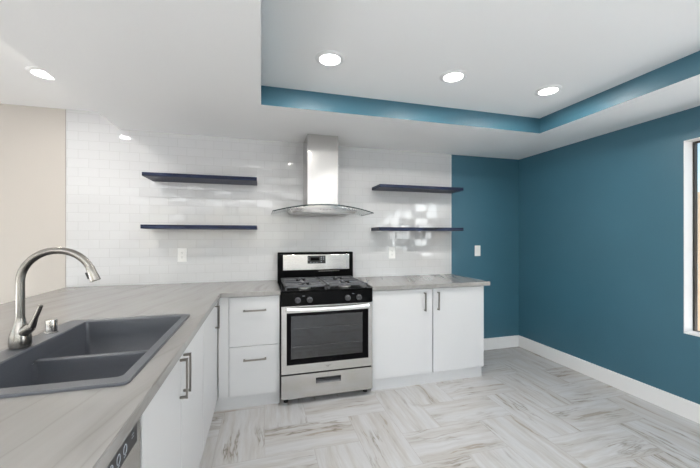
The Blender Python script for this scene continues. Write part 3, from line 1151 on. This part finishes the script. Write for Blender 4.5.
NY = 6
top, bot = [], []
for x in xs_:
    top.append([gl.verts.new((x, gy(x) + (YB - 0.004 - gy(x)) * k / NY, gz(x))) for k in range(NY + 1)])
    bot.append([gl.verts.new((x, gy(x) + (YB - 0.004 - gy(x)) * k / NY, gz(x) - T)) for k in range(NY + 1)])
for i in range(32):
    for k in range(NY):
        gl.faces.new((top[i][k], top[i + 1][k], top[i + 1][k + 1], top[i][k + 1]))
        gl.faces.new((bot[i][k], bot[i][k + 1], bot[i + 1][k + 1], bot[i + 1][k]))
    f = gl.faces.new((top[i][0], bot[i][0], bot[i + 1][0], top[i + 1][0]))
    f.material_index = 1
    gl.faces.new((top[i][NY], top[i + 1][NY], bot[i + 1][NY], bot[i][NY]))
for i in (0, 32):
    for k in range(NY):
        f = gl.faces.new((top[i][k], top[i][k + 1], bot[i][k + 1], bot[i][k]))
        f.material_index = 1
bmesh.ops.recalc_face_normals(gl, faces=gl.faces)
obj('glass_canopy', gl, ['canopy_glass', 'canopy_edge'], c, smooth=True)
# hood body: a shallow pan whose front follows the glass and whose ends slope in
bm = nb()
def hloop(hw, yf, z, drop):
    pts = []
    for k in range(17):
        s = -1 + 2 * k / 16
        pts.append((HX + hw * s, yf + 0.05 * s * s, z(hw * s)))
    pts.append((HX + hw, YB - 0.002, z(hw)))
    pts.append((HX - hw, YB - 0.002, z(-hw)))
    return pts
L1 = hloop(0.310, 2.850, lambda dx: gz(HX + dx) - T - 0.0005, 0)
L2 = hloop(0.310, 2.850, lambda dx: gz(HX + dx) - T - 0.006, 0)
L3 = hloop(0.290, 2.866, lambda dx: 1.556, 0)
L4 = hloop(0.278, 2.880, lambda dx: 1.552, 0)
loft(bm, [L1, L2, L3, L4], closed_last=True, closed_first=True)
hb = obj('hood_body', bm, 'steel', c, smooth=True)
for s in (-1, 1):
    obj('grease_filter', bx(HX + (0.006 if s > 0 else -0.25), HX + (0.25 if s > 0 else -0.006), 2.99, 3.24, 1.5465, 1.5515, bev=0.001), 'filter', c)
bm = nb()
for k in range(4):
    lathe(bm, [(0.006, 0.0), (0.006, 0.003)], (HX - 0.045 + 0.03 * k, 2.8605, 1.585), axis='Y', n=12)
obj('button_row', bm, 'slot_dark', hb)

# ------------------------------------------------------------------ floating shelves
def shelf(x0, x1, y0, z0, z1, label):
    o = obj('floating_shelf', bx(x0, x1, y0, YB - 0.0008, z0, z1, bev=0.002), 'stained_wood', loc=((x0 + x1) / 2, YB, z0), label=label, category='shelf', group='dark stained floating shelves')
    return o


shelf(-0.940, -0.040, 2.985, 1.837, 1.868, 'upper dark blue-black floating shelf left of the range hood')
shelf(-0.950, -0.040, 2.985, 1.407, 1.440, 'lower black floating shelf left of the range hood, above the wall outlet')
shelf(1.136, XTR - 0.004, 3.030, 1.834, 1.866, 'upper dark blue floating shelf right of the range hood')
shelf(1.130, XTR - 0.004, 3.030, 1.402, 1.436, 'lower dark blue floating shelf right of the range hood')

# ------------------------------------------------------------------ outlets and switch
def plate(name, x, z, y, label, cat, switch=False, group=None):
    c = thing(name, (x, y, z), label, cat, group)
    obj('cover_plate', bx(x - 0.038, x + 0.038, y - 0.007, y - 0.0004, z - 0.062, z + 0.062, bev=0.0025), 'plastic_white', c)
    if switch:
        obj('rocker', bx(x - 0.0165, x + 0.0165, y - 0.0100, y - 0.0068, z - 0.033, z + 0.033, bev=0.001), 'plastic_white', c)
    else:
        for s in (-1, 1):
            rc = obj('receptacle', bx(x - 0.017, x + 0.017, y - 0.0095, y - 0.0068, z + s * 0.020 - 0.0145, z + s * 0.020 + 0.0145, bev=0.001), 'plastic_white', c)
            bm = nb()
            for dx in (-0.006, 0.006):
                box(bm, x + dx - 0.0012, x + dx + 0.0012, y - 0.0100, y - 0.0094, z + s * 0.020 - 0.001, z + s * 0.020 + 0.008)
            lathe(bm, [(0.0028, 0), (0.0028, 0.0006)], (x, y - 0.0094, z + s * 0.020 - 0.007), axis='Y', n=10)
            obj('slots', bm, 'slot_dark', rc)
    return c


plate('wall_outlet', -0.703, 1.172, YB, 'white wall outlet on the tile below the left shelves', 'outlet', group='white wall outlets')
plate('wall_outlet', 1.366, 1.165, YB, 'white wall outlet on the tile right of the range', 'outlet', group='white wall outlets')
plate('light_switch', 2.452, 1.174, YW, 'white rocker light switch on the teal back wall', 'switch', switch=True)

# ------------------------------------------------------------------ recessed downlights
def downlight(x, y, label, power=LAMP):
    c = thing('recessed_downlight', (x, y, HC), label, 'ceiling light', 'recessed downlights')
    obj('trim_ring', lathe(nb(), [(0.060, -0.0005), (0.064, -0.010), (0.072, -0.011), (0.088, -0.0035), (0.090, -0.0005)], (x, y, HC), n=40, cap=False), 'trim_paint', c, smooth=True)
    obj('lens', lathe(nb(), [(0.0605, -0.0030), (0.0605, -0.0008)], (x, y, HC), n=40), 'lens', c)
    area('downlight_or_fill', (x, y, HC - 0.0115), (0, 0, 0), 0.115, 0.115, power, (1.0, 0.97, 0.93), 'DISK')


downlight(0.400, 1.927, 'round recessed downlight above the range, nearest the left end of the blue tray')
downlight(1.245, 1.920, 'round recessed downlight in the middle of the blue-sided tray')
downlight(2.042, 1.922, 'round recessed downlight nearest the right corner of the blue-sided tray')
downlight(-1.388, 2.600, 'round recessed downlight on the left ceiling, half hidden by the soffit edge', LAMP_LEFT)
# unseen lamps of the same kind, added out of the picture to light the room
for x, y in ((1.245, -0.45),):
    area('downlight_or_fill', (x, y, HC - 0.004), (0, 0, 0), 0.115, 0.115, LAMP, (1.0, 0.97, 0.93), 'DISK')
for x, y in ((-1.352, 2.02), (-3.2, 1.0), (-3.2, -1.8)):  # first placed from a glint on the tile, the others guessed
    area('downlight_or_fill', (x, y, HC - 0.004), (0, 0, 0), 0.115, 0.115, LAMP_LEFT, (1.0, 0.95, 0.88), 'DISK')
